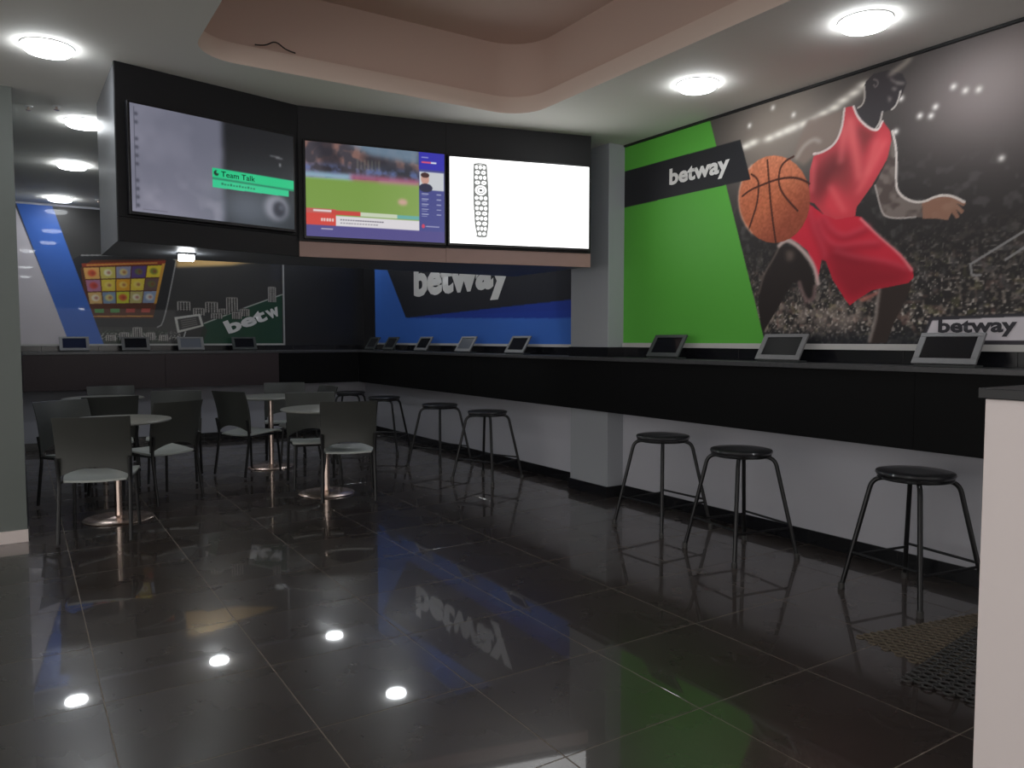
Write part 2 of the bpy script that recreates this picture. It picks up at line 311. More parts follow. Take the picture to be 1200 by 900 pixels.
for i in range(-8,8):
    for j in range(-13,14):
        if nx0<=i<nx1 and ny0<=j<ny1: continue
        x,y=i*T,j*T
        if x<-5+.01: continue
        if x<-.6 and y>3.4: continue
        x1=min(x+T,XW-.012); y1=min(y+T,YB); bx(bm,x+.0018,x1-.0018,y+.0018,y1-.0018,-.02,0)
tag(fin('outlying_tiles',bm,M_tile,fl),kind='stuff')

# ---------------------------------------------------------------- walls
def struct(o): return tag(o,kind='structure')
struct(box('wall_right',XW,XW+.2,-8,YB+.2,-.05,3.7,M_wall))
struct(box('wall_back',-.2,XW,YB,YB+.2,-.05,3.7,M_wall))
struct(box('wall_left',-5,XL,3.42,YB+.2,-.05,3.7,M_lwall))
wb=struct(box('trim_1',3.47,XW-.001,YB-.012,YB,1.18,ZC,M_black))     # black cladding in the corner
struct(box('trim_2',XW-.012,XW,YB-.42,YB-.012,1.18,ZC,M_black))
# pillar on the right wall
pil=struct(box('wall_pillar',4.49,XW,2.44,2.95,0,ZC,M_pillar,bevel=.004))
# skirtings: every tile a piece
def skirt(name,ax,fixed,a0,a1,h,side,m,thick=.012,step=T):
    root=empty(name); struct(root)
    k=math.floor(a0/step+1e-6); 
    while k*step<a1-1e-6:
        s=max(a0,k*step)+.0012; e=min(a1,(k+1)*step)-.0012; k+=1
        if e-s<.01: continue
        bm=bmesh.new()
        f0,f1=sorted((fixed,fixed+side*thick))
        if ax=='y': bx(bm,f0,f1,s,e,0,h)
        else: bx(bm,s,e,f0,f1,0,h)
        fin('skirting_tile',bm,m,root,bevel=.0015)
    return root
skirt('baseboard_right','y',XW,-5,2.44,.094,-1,M_btile)
skirt('baseboard_recess','y',XW,2.95,YB,.094,-1,M_btile)
skirt('baseboard_pillar','y',4.49,2.428,2.962,.094,-1,M_btile)
skirt('baseboard_pillar_side','x',2.44,4.49,XW-.012,.094,-1,M_btile)
skirt('baseboard_back','x',YB,XL,XW-.012,.094,-1,M_btile)
struct(box('baseboard_left',-5,XL+.004,3.405,3.42,0,.08,M_skw))
struct(box('baseboard_left_inner',XL,XL+.012,3.42,YB,0,.094,M_btile))

# ---------------------------------------------------------------- ceiling with recessed tray
def rrect(x0,x1,y0,y1,r,n=8):
    P=[]
    for cx,cy,a in ((x1-r,y1-r,0),(x0+r,y1-r,90),(x0+r,y0+r,180),(x1-r,y0+r,270)):
        for k in range(n+1):
            t=math.radians(a+90*k/n); P.append((cx+r*math.cos(t),cy+r*math.sin(t)))
    return P
tx0,tx1,ty0,ty1=1.24,3.51,-1.9,2.22
R0=rrect(tx0,tx1,ty0,ty1,.26)
bm=bmesh.new()
outer=[bm.verts.new((x,y,ZC)) for x,y in ((-5,-8),(XW,-8),(XW,YB),(-5,YB))]
inner=[bm.verts.new((x,y,ZC)) for x,y in R0]
eo=[bm.edges.new((outer[i],outer[(i+1)%4])) for i in range(4)]
ei=[bm.edges.new((inner[i],inner[(i+1)%len(inner)])) for i in range(len(inner))]
bmesh.ops.triangle_fill(bm,use_beauty=True,edges=eo+ei)
# drop faces inside the hole
for f in list(bm.faces):
    c=f.calc_center_median()
    if all(v in inner for v in f.verts) and tx0<c.x<tx1 and ty0<c.y<ty1: 
        bm.faces.remove(f)
me_c=bpy.data.meshes.new('ceiling'); bm.to_mesh(me_c); bm.free()
ce=link('ceiling',me_c,M_ceil); struct(ce)
# tray parts
def loopwall(name,levels,m,cap=False):
    bm=bmesh.new(); prev=None
    for off,z in levels:
        P=rrect(tx0-off,tx1+off,ty0-off,ty1+off,.26+off)
        rg=[bm.verts.new((x,y,z)) for x,y in P]
        if prev:
            for i in range(len(rg)): bm.faces.new((prev[i],prev[(i+1)%len(rg)],rg[(i+1)%len(rg)],rg[i]))
        prev=rg
    if cap: bm.faces.new(prev)
    me=bpy.data.meshes.new(name); bmesh.ops.recalc_face_normals(bm,faces=bm.faces); bm.to_mesh(me); bm.free()
    for p in me.polygons: p.use_smooth=True
    try: me.set_sharp_from_angle(angle=math.radians(30))
    except Exception: pass
    return link(name,me,m,ce)
M_lip=mat('tray_lip_paint',rgb(222,202,190),.7)
loopwall('tray_lip',[(0,ZC),(-.008,ZC+.02),(0,ZC+.115),(.045,ZC+.12)],M_lip)
loopwall('tray_wall',[(.045,ZC+.12),(.05,ZC+.5)],M_tray)
loopwall('tray_top',[(.05,ZC+.5),(.0,ZC+.501)],M_tray,cap=True)
# thin cable lying along the tray lip
bm=bmesh.new(); tube(bm,smoothpts([(1.60,2.205,3.055),(1.66,2.2,3.06),(1.72,2.2,3.10),(1.78,2.2,3.06),(1.84,2.205,3.053)],.05),.004,6)
tag(fin('cable',bm,M_cleg,None,True),'thin dark loop of cable sticking up from the lip of the ceiling recess','cable')
# cornice strips where walls meet the ceiling
struct(box('trim_3',XW-.02,XW-.0005,-8,2.44,ZC-.016,ZC-.0005,M_cleg))
# sills and tile upstands above the counters
def strip(name,*a): return struct(box(name,*a))
strip('trim_4',XW-.018,XW,-5,2.44,1.262,1.298,M_sill)
strip('trim_5',XW-.018,XW,2.95,YB-.42,1.255,1.28,M_sill)
strip('trim_6',XL+.001,3.47,YB-.018,YB,1.25,1.272,M_sill)
def upstand(name,ax,a0,a1,h0,h1):
    root=empty(name); struct(root); k=math.floor(a0/T)
    while k*T<a1:
        s=max(a0,k*T)+.001;e=min(a1,(k+1)*T)-.001;k+=1
        if e-s<.01: continue
        bm=bmesh.new()
        if ax=='y': bx(bm,XW-.014,XW,s,e,h0,h1)
        else: bx(bm,s,e,YB-.014,YB,h0,h1)
        fin('upstand_tile',bm,M_btile,root,bevel=.001)
upstand('trim_7','y',-5,2.44,ZT,1.262); upstand('trim_8','y',2.95,YB-.012,ZT,1.255); upstand('trim_9','x',XL+.002,XW-.014,ZT,1.25)
bm=bmesh.new(); bx(bm,4.477,4.4899,2.428,2.962,ZT,1.262); bx(bm,4.4899,XW-.014,2.428,2.4399,ZT,1.262); struct(fin('trim_10',bm,M_btile))

# ---------------------------------------------------------------- counters
ct=empty('betting_counter',(XF,1.5,0)); tag(ct,'long black wall counter with stone top running under the murals along the right wall','counter')
def ch(name,x0,x1,y0,y1,z0,z1,m,root,bevel=0,solid=True):
    o=box(name,x0,x1,y0,y1,z0,z1,m,root,bevel); o.location=-root.location; return o
# worktop is notched round the pillar
bm=bmesh.new(); z0,z1=ZT-.03,ZT
bx(bm,XF-.012,4.476,-5,YB-.014,z0,z1); bx(bm,4.476,XW-.015,-5,2.427,z0,z1); bx(bm,4.476,XW-.015,2.963,YB-.014,z0,z1)
o=fin('worktop',bm,M_top,ct,bevel=.002); o.location=-ct.location
for k,(a,b) in enumerate([(-5,-2.6),(-2.6,-.2),(-.2,2.2),(2.2,4.6),(4.6,7.0),(7.0,YF-.001)]):
    ch('fascia_panel',XF,XF+.018,a+.0008,b-.0008,ZB,ZT-.031,M_fascia,ct,.0015)
for y in (-3.5,-1.2,.95,2.2,3.3,5.2,7.2):
    x1=XW-.013 if not 2.42<y<2.97 else 4.48
    ch('bracket',XF+.019,x1,y-.012,y+.012,ZB+.02,ZT-.031,M_black,ct)
cb=empty('back_counter',(2.2,YF,0)); tag(cb,'wine-black wall counter under the gaming mural on the far wall','counter')
bm=bmesh.new(); bx(bm,XL+.014,XF-.013,YF-.012,YB-.015,ZT-.03,ZT); o=fin('worktop',bm,M_top,cb,bevel=.002); o.location=-cb.location
for a,b in [(XL+.014,1.9),(1.9,3.3)]: ch('fascia_panel',a,b-.001,YF,YF+.018,ZB,ZT-.031,M_fasciab,cb,.0015)
ch('fascia_panel',3.3,XF-.001,YF,YF+.018,ZB,ZT-.031,M_fascia,cb,.0015)
for x in (.6,1.7,2.8,3.9): ch('bracket',x-.012,x+.012,YF+.019,YB-.015,ZB+.02,ZT-.031,M_black,cb)
wc=empty('service_counter',(3.1,-2.2,0)); tag(wc,'white fronted service counter with black top at the right edge of the picture','counter')
ch('body',2.80,3.38,-3.3,-1.34,0,1.148,M_white,wc,.003)
ch('worktop',2.785,3.40,-3.32,-1.325,1.1485,1.18,M_black,wc,.003)
# ---------------------------------------------------------------- murals
def P(k): return D[k]
# basketball mural (right wall near part): s runs from y=2.44 towards the camera
WM=3.75
c=Canvas(WM,1.298,2.912,620,330,2)
c.fill((46,43,43))
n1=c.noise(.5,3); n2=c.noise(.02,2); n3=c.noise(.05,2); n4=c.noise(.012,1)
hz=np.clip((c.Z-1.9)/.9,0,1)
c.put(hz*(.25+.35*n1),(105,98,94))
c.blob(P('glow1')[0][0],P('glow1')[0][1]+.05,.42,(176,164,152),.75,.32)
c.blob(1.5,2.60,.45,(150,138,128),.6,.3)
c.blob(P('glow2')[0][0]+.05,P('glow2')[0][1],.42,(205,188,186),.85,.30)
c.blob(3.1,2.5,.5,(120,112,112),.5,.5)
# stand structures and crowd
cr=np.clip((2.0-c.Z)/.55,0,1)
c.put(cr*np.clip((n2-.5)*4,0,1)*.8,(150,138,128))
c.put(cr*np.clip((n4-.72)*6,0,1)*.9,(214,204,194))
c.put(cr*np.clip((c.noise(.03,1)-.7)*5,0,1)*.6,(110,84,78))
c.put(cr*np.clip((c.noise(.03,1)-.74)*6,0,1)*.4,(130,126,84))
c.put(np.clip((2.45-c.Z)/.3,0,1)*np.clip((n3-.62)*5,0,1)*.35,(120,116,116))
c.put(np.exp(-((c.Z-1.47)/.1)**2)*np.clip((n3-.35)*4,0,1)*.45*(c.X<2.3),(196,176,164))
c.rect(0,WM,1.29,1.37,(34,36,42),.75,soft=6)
L=P('lamps')
c.line(L,.07,(170,158,146),.5,soft=6)
for k,(x,z) in enumerate(L): c.blob(x,z,.045,(255,250,240),.95,.022)
for x,z in P('dots'): c.blob(x,z,.017,(255,250,246),1)
c.line(P('rail1'),.013,(150,148,148),.9,smooth=False); c.line(P('rail2'),.013,(160,158,158),.8,smooth=False)
rim=(206,196,188)
# far arm dissolving in the haze
c.poly(P('arml'),(140,122,112),.9,soft=2); c.line(P('arml_rim'),.02,(214,204,194),.6,soft=2)
# legs
c.poly(P('legl'),(44,37,36)); c.poly(P('legl_lite'),(120,104,96),.8,soft=3)
c.line(P('legl_rim'),.012,(134,120,112),.8,soft=1); c.line(P('legl_rim2'),.03,(130,106,104),.8,soft=1)
c.poly(P('legr'),(58,48,45)); c.line(P('legr_rim'),.022,(160,148,142),.8,soft=1)
# head, neck
c.poly(P('head'),(62,57,60)); 
for k in ('face1','face2','face3'): c.poly(P(k),(150,142,138),.75,soft=1)
c.line(P('jaw'),.011,(214,206,200),.9); c.line(P('brow'),.03,(190,178,166),.6,soft=2); c.line(P('nape'),.011,(198,188,180),.9); c.line(P('throat'),.012,(205,196,190),.9)
c.line(P('ear'),.01,(120,112,110),.8)
# jersey
c.poly(P('jersey'),(206,68,78)); jm=c.pm(P('jersey'))
for k,colr,a,sf in (('jersey_dark',(98,40,42),.75,9),('jersey_dark2',(120,50,52),.7,4),('jersey_lite',(236,106,108),.75,5),('jersey_lite2',(240,88,98),.75,5),('jersey_lite3',(232,66,80),.8,5)):
    c.put(c.blur(c.pm(P(k)),sf)*jm,colr,a)
c.put(jm*np.clip((n1-.55)*4,0,1),(222,92,96),.4)
for a_,b_ in (((2.06,2.66),(2.13,2.28)),((2.02,2.62),(2.00,2.40)),((2.24,2.50),(2.17,2.30)),((2.29,2.48),(2.12,2.20)),((1.93,2.28),(2.04,2.10)),((1.81,2.46),(1.80,2.26))):
    c.put(c.blur(((abs(c.X-(a_[0]+(b_[0]-a_[0])*(a_[1]-c.Z)/(a_[1]-b_[1])))<.012)&(c.Z<a_[1])&(c.Z>b_[1])).astype(float),3)*jm,(246,120,122),.8)
c.line(P('jtrim1'),.014,(238,222,218),.95); c.line(P('jtrim2'),.016,(232,214,210),.9)
# near arm, hand
c.poly(P('arm'),(92,80,76)); am=c.pm(P('arm')); c.put(am*np.clip((n3-.4)*4,0,1),(150,138,132),.6)

c.poly(P('hand'),(150,110,92)); c.put(c.pm(P('hand'))*np.clip((n3-.5)*4,0,1),(170,134,114),.5)
c.line(P('arm_rim'),.014,(228,218,212),.95); c.line(P('arm_rim2'),.01,(200,190,184),.8)


# shorts
c.poly(P('shorts'),(214,46,66)); sm=c.pm(P('shorts'))
c.put(c.blur(c.pm(P('shorts_dark')),6)*sm,(142,30,44),.7)
for k in ('fold1','fold2','fold3','fold4'):
    L2=[(x,z-.022) for x,z in P(k)]
    c.line(L2,.03,(138,26,42),.6,soft=4); c.line(P(k),.014,(250,118,130),.6,soft=3)
c.line(P('shlite'),.014,(244,170,170),.8,soft=1); c.line(P('strim'),.028,(214,190,184),.9,soft=1)
c.poly(P('legr_lite'),(206,120,110),.7,soft=1)
# ball
B=P('ball'); c.poly(B,(192,106,72)); bmk=c.pm(B)
bx0=sum(x for x,z in B)/len(B); bz0=sum(z for x,z in B)/len(B)
c.put(bmk*np.clip(((c.X-bx0)*.8+(bz0-c.Z))/.28,0,1),(130,58,44),.6)
c.put(bmk*np.clip((c.Z-bz0)/.3,0,1),(224,150,116),.5)
c.put(bmk*(n4-.5),(90,40,20),.35)
for k in ('seam1','seam2','seam3','seam4'): c.line(P(k),.014,(70,34,26),.95)
c.line([(x,z) for x,z in B[10:19]],.012,(226,190,170),.7,soft=1)
# perimeter board in the print
c.poly(P('board'),(58,56,62)); c.poly(P('board_in'),(214,208,214))
# green field and black band
c.poly(P('green'),(92,176,66))
c.poly(P('band'),(40,40,44))
mu=empty('mural',(XW,.5,1.3)); tag(mu,'mural of a basketball player in red beside a green field on the right wall','mural')
def mch(o,root): o.location=-root.location; return o
OM=(XW-.006,2.44,1.298)
mch(box('backing_sheet',XW-.0055,XW-.0005,2.44-WM,2.438,1.2985,2.911,M_mural,mu),mu)
bs=mu.children[0].data.color_attributes.new('print','FLOAT_COLOR','POINT'); bs.data.foreach_set('color',[.08,.08,.08,1]*8)
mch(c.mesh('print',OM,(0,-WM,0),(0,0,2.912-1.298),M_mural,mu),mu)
mch(text('lettering','betway',(XW-.0065,1.915,2.522),(0,-.60,0),(0,0,.118),M_tlit,mu,bold=.036),mu)
mch(text('lettering','betway',(XW-.0065,-.19,1.366),(0,-.40,0),(0,0,.072),M_tdark,mu,bold=.036),mu)
# blue mural beyond the pillar: s runs from y=7.78 to y=2.96
c=Canvas(4.83,1.281,2.912,420,160,2)
c.fill((60,108,196))
def yb(y,z): return (7.78-y,z)
c.poly([yb(6.75,1.615),yb(2.9,1.60),yb(2.9,2.42),yb(7.62,2.60)],(38,39,47))
c.poly([yb(6.75,1.612),yb(2.9,1.70),yb(2.9,1.53),yb(3.4,1.53)],(34,62,160),.95)
m2=empty('mural',(XW,5.4,1.3)); tag(m2,'blue mural with charcoal band and big white lettering beyond the pillar','mural')
mch(box('backing_sheet',XW-.0055,XW-.0005,2.952,7.779,1.2815,2.911,M_mural,m2),m2)
bs=m2.children[0].data.color_attributes.new('print','FLOAT_COLOR','POINT'); bs.data.foreach_set('color',[.05,.1,.4,1]*8)
mch(c.mesh('print',(XW-.006,7.78,1.281),(0,-4.83,0),(0,0,2.912-1.281),M_mural,m2),m2)
mch(text('lettering','betway',(XW-.0065,6.50,1.895),(0,-2.34,0),(0,0,.385),M_tlit,m2,bold=.048),m2)
# gaming mural on the back wall
WB=3.082
c=Canvas(WB,1.273,2.905,420,230,2)
c.fill((58,57,57)); n1=c.noise(.4,3); n4=c.noise(.012,1); n5=c.noise(.02,1)
c.put(n1,(70,68,66),.6)
c.poly(P('felt'),(52,60,52)); c.poly(P('feltg'),(34,72,54))
c.line(P('feltline'),.016,(196,198,190),.9,smooth=False)
c.poly(P('tab'),(44,44,46)); c.line(P('tabedge'),.016,(168,166,164),.9)
c.poly(P('screen'),(96,52,34))
TLq,TRq,BRq,BLq=[np.array(q) for q in ((.66,2.245),(1.60,2.33),(1.437,1.60),(.752,1.588))]
def sq(u,v): 
    t=TLq*(1-u)+TRq*u; b=BLq*(1-u)+BRq*u; return tuple(t*(1-v)+b*v)
def cell(u0,u1,v0,v1,colr,a=1): c.poly([sq(u0,v0),sq(u1,v0),sq(u1,v1),sq(u0,v1)],colr,a)
cell(0,1,0,.06,(150,60,40)); cell(.05,.9,.02,.05,(230,170,80),.7)
cols=[[(226,170,96),(206,190,96),(150,150,176),(92,70,130),(232,206,60)],[(180,120,150),(226,200,72),(226,160,40),(232,206,72),(110,84,80)],[(216,176,110),(128,150,176),(206,206,60),(190,176,110),(140,156,186)]]
rr=random.Random(4)
for r in range(3):
    for k in range(5):
        u0=.01+k*.193;v0=.08+r*.225
        cell(u0,u0+.18,v0,v0+.205,cols[r][k])
        cx,cz=sq(u0+.09,v0+.1)
        c.ell(cx,cz,.045,[(236,214,120),(210,70,50),(240,236,220),(110,120,60)][rr.randrange(4)],.8,.04,soft=1)
        c.ell(cx+.01,cz,.02,(150,60,50),.6,.02,soft=1)
cell(.96,1.0,.05,.75,(232,170,70),.9)
for k,cc in enumerate([(90,160,90),(90,160,90),(190,70,60),(200,80,70)]): cell(.06+k*.24,.2+k*.24,.83,.9,cc,.9)
cell(.02,.99,.955,.975,(226,160,70),.9)
def chipstack(x,z,n,w,cc=(190,186,178)):
    for k in range(n):
        zz=z+k*.022; c.ell(x,zz,w,(36,34,34),1,.022); c.ell(x,zz+.006,w*.92,cc,.6,.012)
        for q in range(-2,3): c.rect(x+q*w*.4-.006,x+q*w*.4+.006,zz-.018,zz+.004,(220,214,206),.8)
for x,z,n,w in ((1.80,1.72,5,.09),(1.98,1.66,4,.08),(2.14,1.70,6,.09),(2.30,1.68,3,.08),(2.40,1.70,9,.085),(2.56,1.66,4,.07),(2.20,1.62,3,.08),(2.46,1.62,4,.07),(2.93,1.86,9,.06)): chipstack(x,z,n,w)
m=np.exp(-((c.Z-1.37)/.05)**2)*((c.X>.75)&(c.X<1.75))*np.clip((n4-.45)*4,0,1); c.put(m,(206,202,194),.9)
for x,z,n in ((.95,1.33,3),(1.1,1.34,4),(1.25,1.36,6),(1.4,1.34,4),(1.55,1.33,3)): chipstack(x,z,n,.06)
c.poly(P('card'),(206,204,196)); c.poly(P('cardin'),(74,72,70))
for k in range(4):
    a=np.array(P('cardin')); p=a[0]*(1-(k+1)/5)+a[3]*(k+1)/5; q=a[1]*(1-(k+1)/5)+a[2]*(k+1)/5; c.line([tuple(p*.85+q*.15),tuple(p*.15+q*.85)],.012,(150,146,140),.7,smooth=False)
c.poly(P('white'),(206,200,206)); c.poly(P('blue'),(62,108,196))
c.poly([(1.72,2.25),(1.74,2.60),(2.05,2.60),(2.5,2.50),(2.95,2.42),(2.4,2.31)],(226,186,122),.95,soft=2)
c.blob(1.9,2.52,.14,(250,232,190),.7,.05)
m3=empty('mural',(1.9,YB,1.3)); tag(m3,'glossy gaming mural with slot-reel tablet, chips and green felt, on the far wall','mural')
mch(box('backing_sheet',XL+.002,XL+WB,YB-.0055,YB-.0005,1.2735,2.904,M_muralg,m3),m3)
bs=m3.children[0].data.color_attributes.new('print','FLOAT_COLOR','POINT'); bs.data.foreach_set('color',[.05,.05,.05,1]*8)
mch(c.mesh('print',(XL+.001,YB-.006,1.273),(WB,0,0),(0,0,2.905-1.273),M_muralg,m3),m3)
mch(text('lettering','bet',(2.74,YB-.0068,1.405),(.52,0,.20),(-.075,0,.155),M_tlit,m3,bold=.04),m3)
tx=text('lettering','w',(3.27,YB-.0068,1.61),(.17,0,.065),(-.05,0,.105),M_tlit,m3,bold=.04); mch(tx,m3)
bm=bmesh.new(); bx(bm,XL+WB-.002,XL+WB+.02,YB-.016,YB-.0005,1.25,2.92); mch(fin('frame_edge',bm,M_trim,m3),m3)

# ---------------------------------------------------------------- TV cabinet hung from the ceiling
F=[Vector((.887,2.54,0)),Vector((2.035,2.815,0)),Vector((3.09,2.64,0)),Vector((4.235,2.355,0))]
Z0c=1.9
cab=empty('screen_cabinet',(2.5,2.9,ZC)); tag(cab,'angled black cabinet hanging from the ceiling and holding three screens','cabinet')
bm=bmesh.new(); back=[Vector((4.235,3.5,0)),Vector((.875,3.52,0))]
ins=[]
for i in range(4):
    n=Vector((0,1,0)); ins.append(F[i]+n*.03)
poly=ins+back
lo=[bm.verts.new((v.x,v.y,Z0c+.005)) for v in poly]; hi=[bm.verts.new((v.x,v.y,ZC-.001)) for v in poly]
bm.faces.new(lo); bm.faces.new(hi[::-1])
for i in range(6): bm.faces.new((lo[i],lo[(i+1)%6],hi[(i+1)%6],hi[i]))
o=fin('carcass',bm,M_cabg,cab); o.location=-cab.location
def facet(i,u0,u1,z0,z1,front,backd,name,m,root,inset=0,bevel=.0015):
    A,Bq=F[i],F[i+1]; d=(Bq-A); L=d.length; d/=L; n=Vector((d.y,-d.x,0)) # toward the camera
    bm=bmesh.new(); pts=[(u0,-backd),(u1,-backd),(u1,front),(u0,front)]
    lo=[bm.verts.new((*(A+d*u+n*w).xy,z0)) for u,w in pts]; hi=[bm.verts.new((*(A+d*u+n*w).xy,z1)) for u,w in pts]
    bm.faces.new(lo);bm.faces.new(hi[::-1])
    for k in range(4): bm.faces.new((lo[k],lo[(k+1)%4],hi[(k+1)%4],hi[k]))
    o=fin(name,bm,m,root,bevel=bevel); o.location=-root.location; return o,A,d,n,L
TVS=[]
specs=[(.052,1.135,2.055,2.712),(.03,1.058,2.02,2.70),(.004,1.158,2.022,2.69)]
lows=[M_cab,M_cab_warm,M_cab_warm]
for i in range(3):
    L=(F[i+1]-F[i]).length
    facet(i,.0005,L-.0005,specs[i][2]-.012,ZC-.001,0,.02,'front_panel',M_cab,cab)
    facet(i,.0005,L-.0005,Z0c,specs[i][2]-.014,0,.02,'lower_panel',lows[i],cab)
ecols=[.55,.8,1.8]
labels=['left screen of the three, greyish picture with a mint green banner','middle screen of the three, showing a green football pitch','right screen of the three, bright white with a patterned emblem']
def paint1():
    c=Canvas(1.03,0,.64,230,140,2); c.fill((34,37,42))
    n=c.noise(.22,3); n2=c.noise(.1,2)
    c.put(np.clip((c.X-.5)/.4,0,1)*np.clip((.5-c.Z)/.4,0,1),(58,66,72),.9)
    m=c.blur((c.X<.545).astype(float),4); base=(128,130,148)
    c.put(m,base); c.put(m*np.clip((n-.35)*2.2,0,1),(160,160,178),.8); c.put(m*np.clip((.42-c.Z+.2*n)*2,0,1),(172,170,190),.5)
    c.put(np.exp(-((c.X-.7)/.25)**2-((c.Z-.1)/.16)**2),(116,124,138),.8)
    c.put(m*np.clip((n2-.55)*3,0,1)*np.clip((.3-c.Z)*5,0,1),(196,194,210),.5)
    c.ell(.90,.135,.085,(166,168,182),1,.085,soft=4); c.ell(.92,.125,.045,(60,64,76),1,.055,soft=3); c.ell(.935,.14,.02,(110,114,128),.8,.02,soft=2)
    c.rect(.022,.026,.02,.62,(60,62,74),.5)
    for k in range(12): 
        z=.04+k*.049
        if k in(4,9): continue
        c.ell(.035,z,.009,(72,74,88),.85,.011,soft=1)
    for k,(a,b) in enumerate([(.06,.2),]): c.rect(a,b,.018,.022,(120,120,136),.8)
    c.rect(.86,.93,.475,.483,(210,212,214),.7,soft=1); c.rect(.90,.95,.468,.476,(220,220,222),.8,soft=1); c.rect(.925,.935,.415,.44,(230,230,230),.8,soft=1)
    # mint banner
    c.poly([(.475,.335),(1.03,.335),(1.03,.272),(.475,.277)],(34,236,160)); c.poly([(.475,.262),(.99,.262),(.99,.222),(.475,.212)],(52,240,172))
    c.rect(.475,1.03,.262,.277,(30,170,122),.9)
    c.ell(.50,.305,.016,(16,60,44),1,.018); c.ell(.508,.312,.008,(34,236,160),1,.008)
    for k in range(12): c.rect(.53+k*.019,.543+k*.019,.235,.244+.006*(k%3==0),(18,110,80),.8)
    return c
def paint2():
    c=Canvas(.982,0,.62,230,140,2); c.fill((126,160,76)); n=c.noise(.05,3); n2=c.noise(.15,2)
    st=c.Z>.385+.02*(c.X/.8)
    c.put(st.astype(float),(70,66,74)); c.put(st*np.clip((n-.4)*4,0,1),(150,110,100),.8); c.put(st*np.clip((n2-.55)*5,0,1),(46,44,52),.8)
    c.poly([(.3,.62),(.45,.56),(.79,.53),(.79,.62)],(120,146,168),.8,soft=4)
    c.poly([(.42,.52),(.79,.49),(.79,.43),(.45,.45)],(52,56,66),.85,soft=5)
    c.rect(0,.32,.385,.425,(150,186,206),.9,soft=2); c.rect(.3,.79,.39,.425,(176,96,126),.9,soft=3); c.rect(.5,.79,.385,.40,(200,150,176),.7,soft=3)
    c.put(st*np.exp(-((c.Z-.45)/.03)**2)*np.clip((n-.35)*4,0,1),(96,116,170),.8)
    for k in range(7): c.rect(.35+k*.025,.356+k*.025,.46,.53,(150,150,130),.6,soft=1)
    c.put(np.clip((c.X-.4)/.4,0,1)*(c.Z<.385),(150,176,104),.5); c.ell(.67,.265,.035,(216,170,160),.9,.022,soft=2)
    c.rect(0,.982,0,.078,(84,78,140)); c.rect(0,.2,.078,.155,(214,74,66)); c.rect(0,.2,.155,.185,(196,96,90)); c.rect(.05,.17,.165,.18,(230,220,220))
    c.rect(.2,.79,.078,.145,(226,222,226)); c.rect(.17,.37,.15,.18,(204,74,66)); c.rect(.37,.63,.15,.178,(206,216,190)); c.rect(.63,.79,.15,.175,(110,176,170))
    for k in range(18): c.rect(.23+k*.017,.242+k*.017,.115,.125,(90,86,100),.8)
    for k in range(14): c.rect(.23+k*.019,.243+k*.019,.095,.102,(100,96,110),.7)
    for k in range(5): c.rect(.1+k*.018,.113+k*.018,.105,.125,(240,220,216),.9)
    c.rect(.10,.18,.05,.058,(220,214,226),.8)
    c.rect(.79,.982,.078,.62,(74,78,142)); c.rect(.79,.982,.50,.62,(58,56,176)); c.rect(.81,.92,.545,.556,(226,90,120)); c.rect(.88,.92,.545,.556,(220,224,240)); c.rect(.81,.86,.58,.586,(180,184,224),.8)
    c.rect(.795,.975,.36,.485,(206,210,214)); c.ell(.835,.435,.03,(206,160,146),1,.038); c.ell(.835,.462,.032,(72,50,50),1,.018); c.ell(.84,.375,.05,(50,52,74),1,.03)
    for k in range(5): 
        c.rect(.81,.86,.33-k*.035,.336-k*.035,(196,200,224),.8); c.rect(.92,.955,.33-k*.035,.336-k*.035,(196,200,224),.8); c.rect(.81,.85,.318-k*.035,.322-k*.035,(170,176,210),.7)
    c.ell(.82,.11,.012,(210,70,100),1,.014); c.rect(.84,.94,.106,.112,(190,190,220),.8)
    return c
def paint3():
    c=Canvas(1.115,0,.632,300,170,2); c.fill((255,255,255)); G=(64,66,64)
    def wid(t): return .052*(1-.25*abs(t-.45)**1.5*2.2)*(1 if t<.85 else 1-(t-.85)*1.6)
    cx=.235; z1,z0_=.585,.06; H=z1-z0_
    m=np.zeros(c.X.shape); t=(z1-c.Z)/H; w=np.vectorize(wid)(np.linspace(0,1,200)); wt=np.interp(np.clip(t,0,1),np.linspace(0,1,200),w)
    xx=cx+.012*t; ins=(t>=0)&(t<=1)&(abs(c.X-xx)<wt+.008); m[ins]=1
    c.put(m,(92,94,92))
    # white key cells leaving a dark lattice
    rows=14
    for r in range(rows):
        tt=(r+.5)/rows; wx=np.interp(tt,np.linspace(0,1,200),w); z=z1-tt*H; x0=cx+.012*tt
        if r in(4,5):
            if r==4: 
                c.ell(x0,z-.018,.044,(255,255,255),1,.036); c.ell(x0,z-.018,.032,G,1,.026); c.ell(x0,z-.018,.026,(255,255,255),1,.02); c.ell(x0,z-.018,.012,G,1,.01)
            continue
        k=3 if r%2==0 else 2
        for q in range(k):
            u=(q-(k-1)/2)*wx*2/k; c.ell(x0+u,z,wx/k*.78,(255,255,255),1,.0135,soft=0)
            if r%2: c.ell(x0+u,z,wx/k*.3,G,.8,.005)
    c.line([(cx-.045,z1+.002),(cx,z1+.01),(cx+.045,z1+.002)],.008,G); c.line([(cx-.03,z0_+.0),(cx+.012,z0_-.008),(cx+.045,z0_)],.008,G)
    c.rect(1.0,1.006,.03,.034,(120,120,120))
    return c
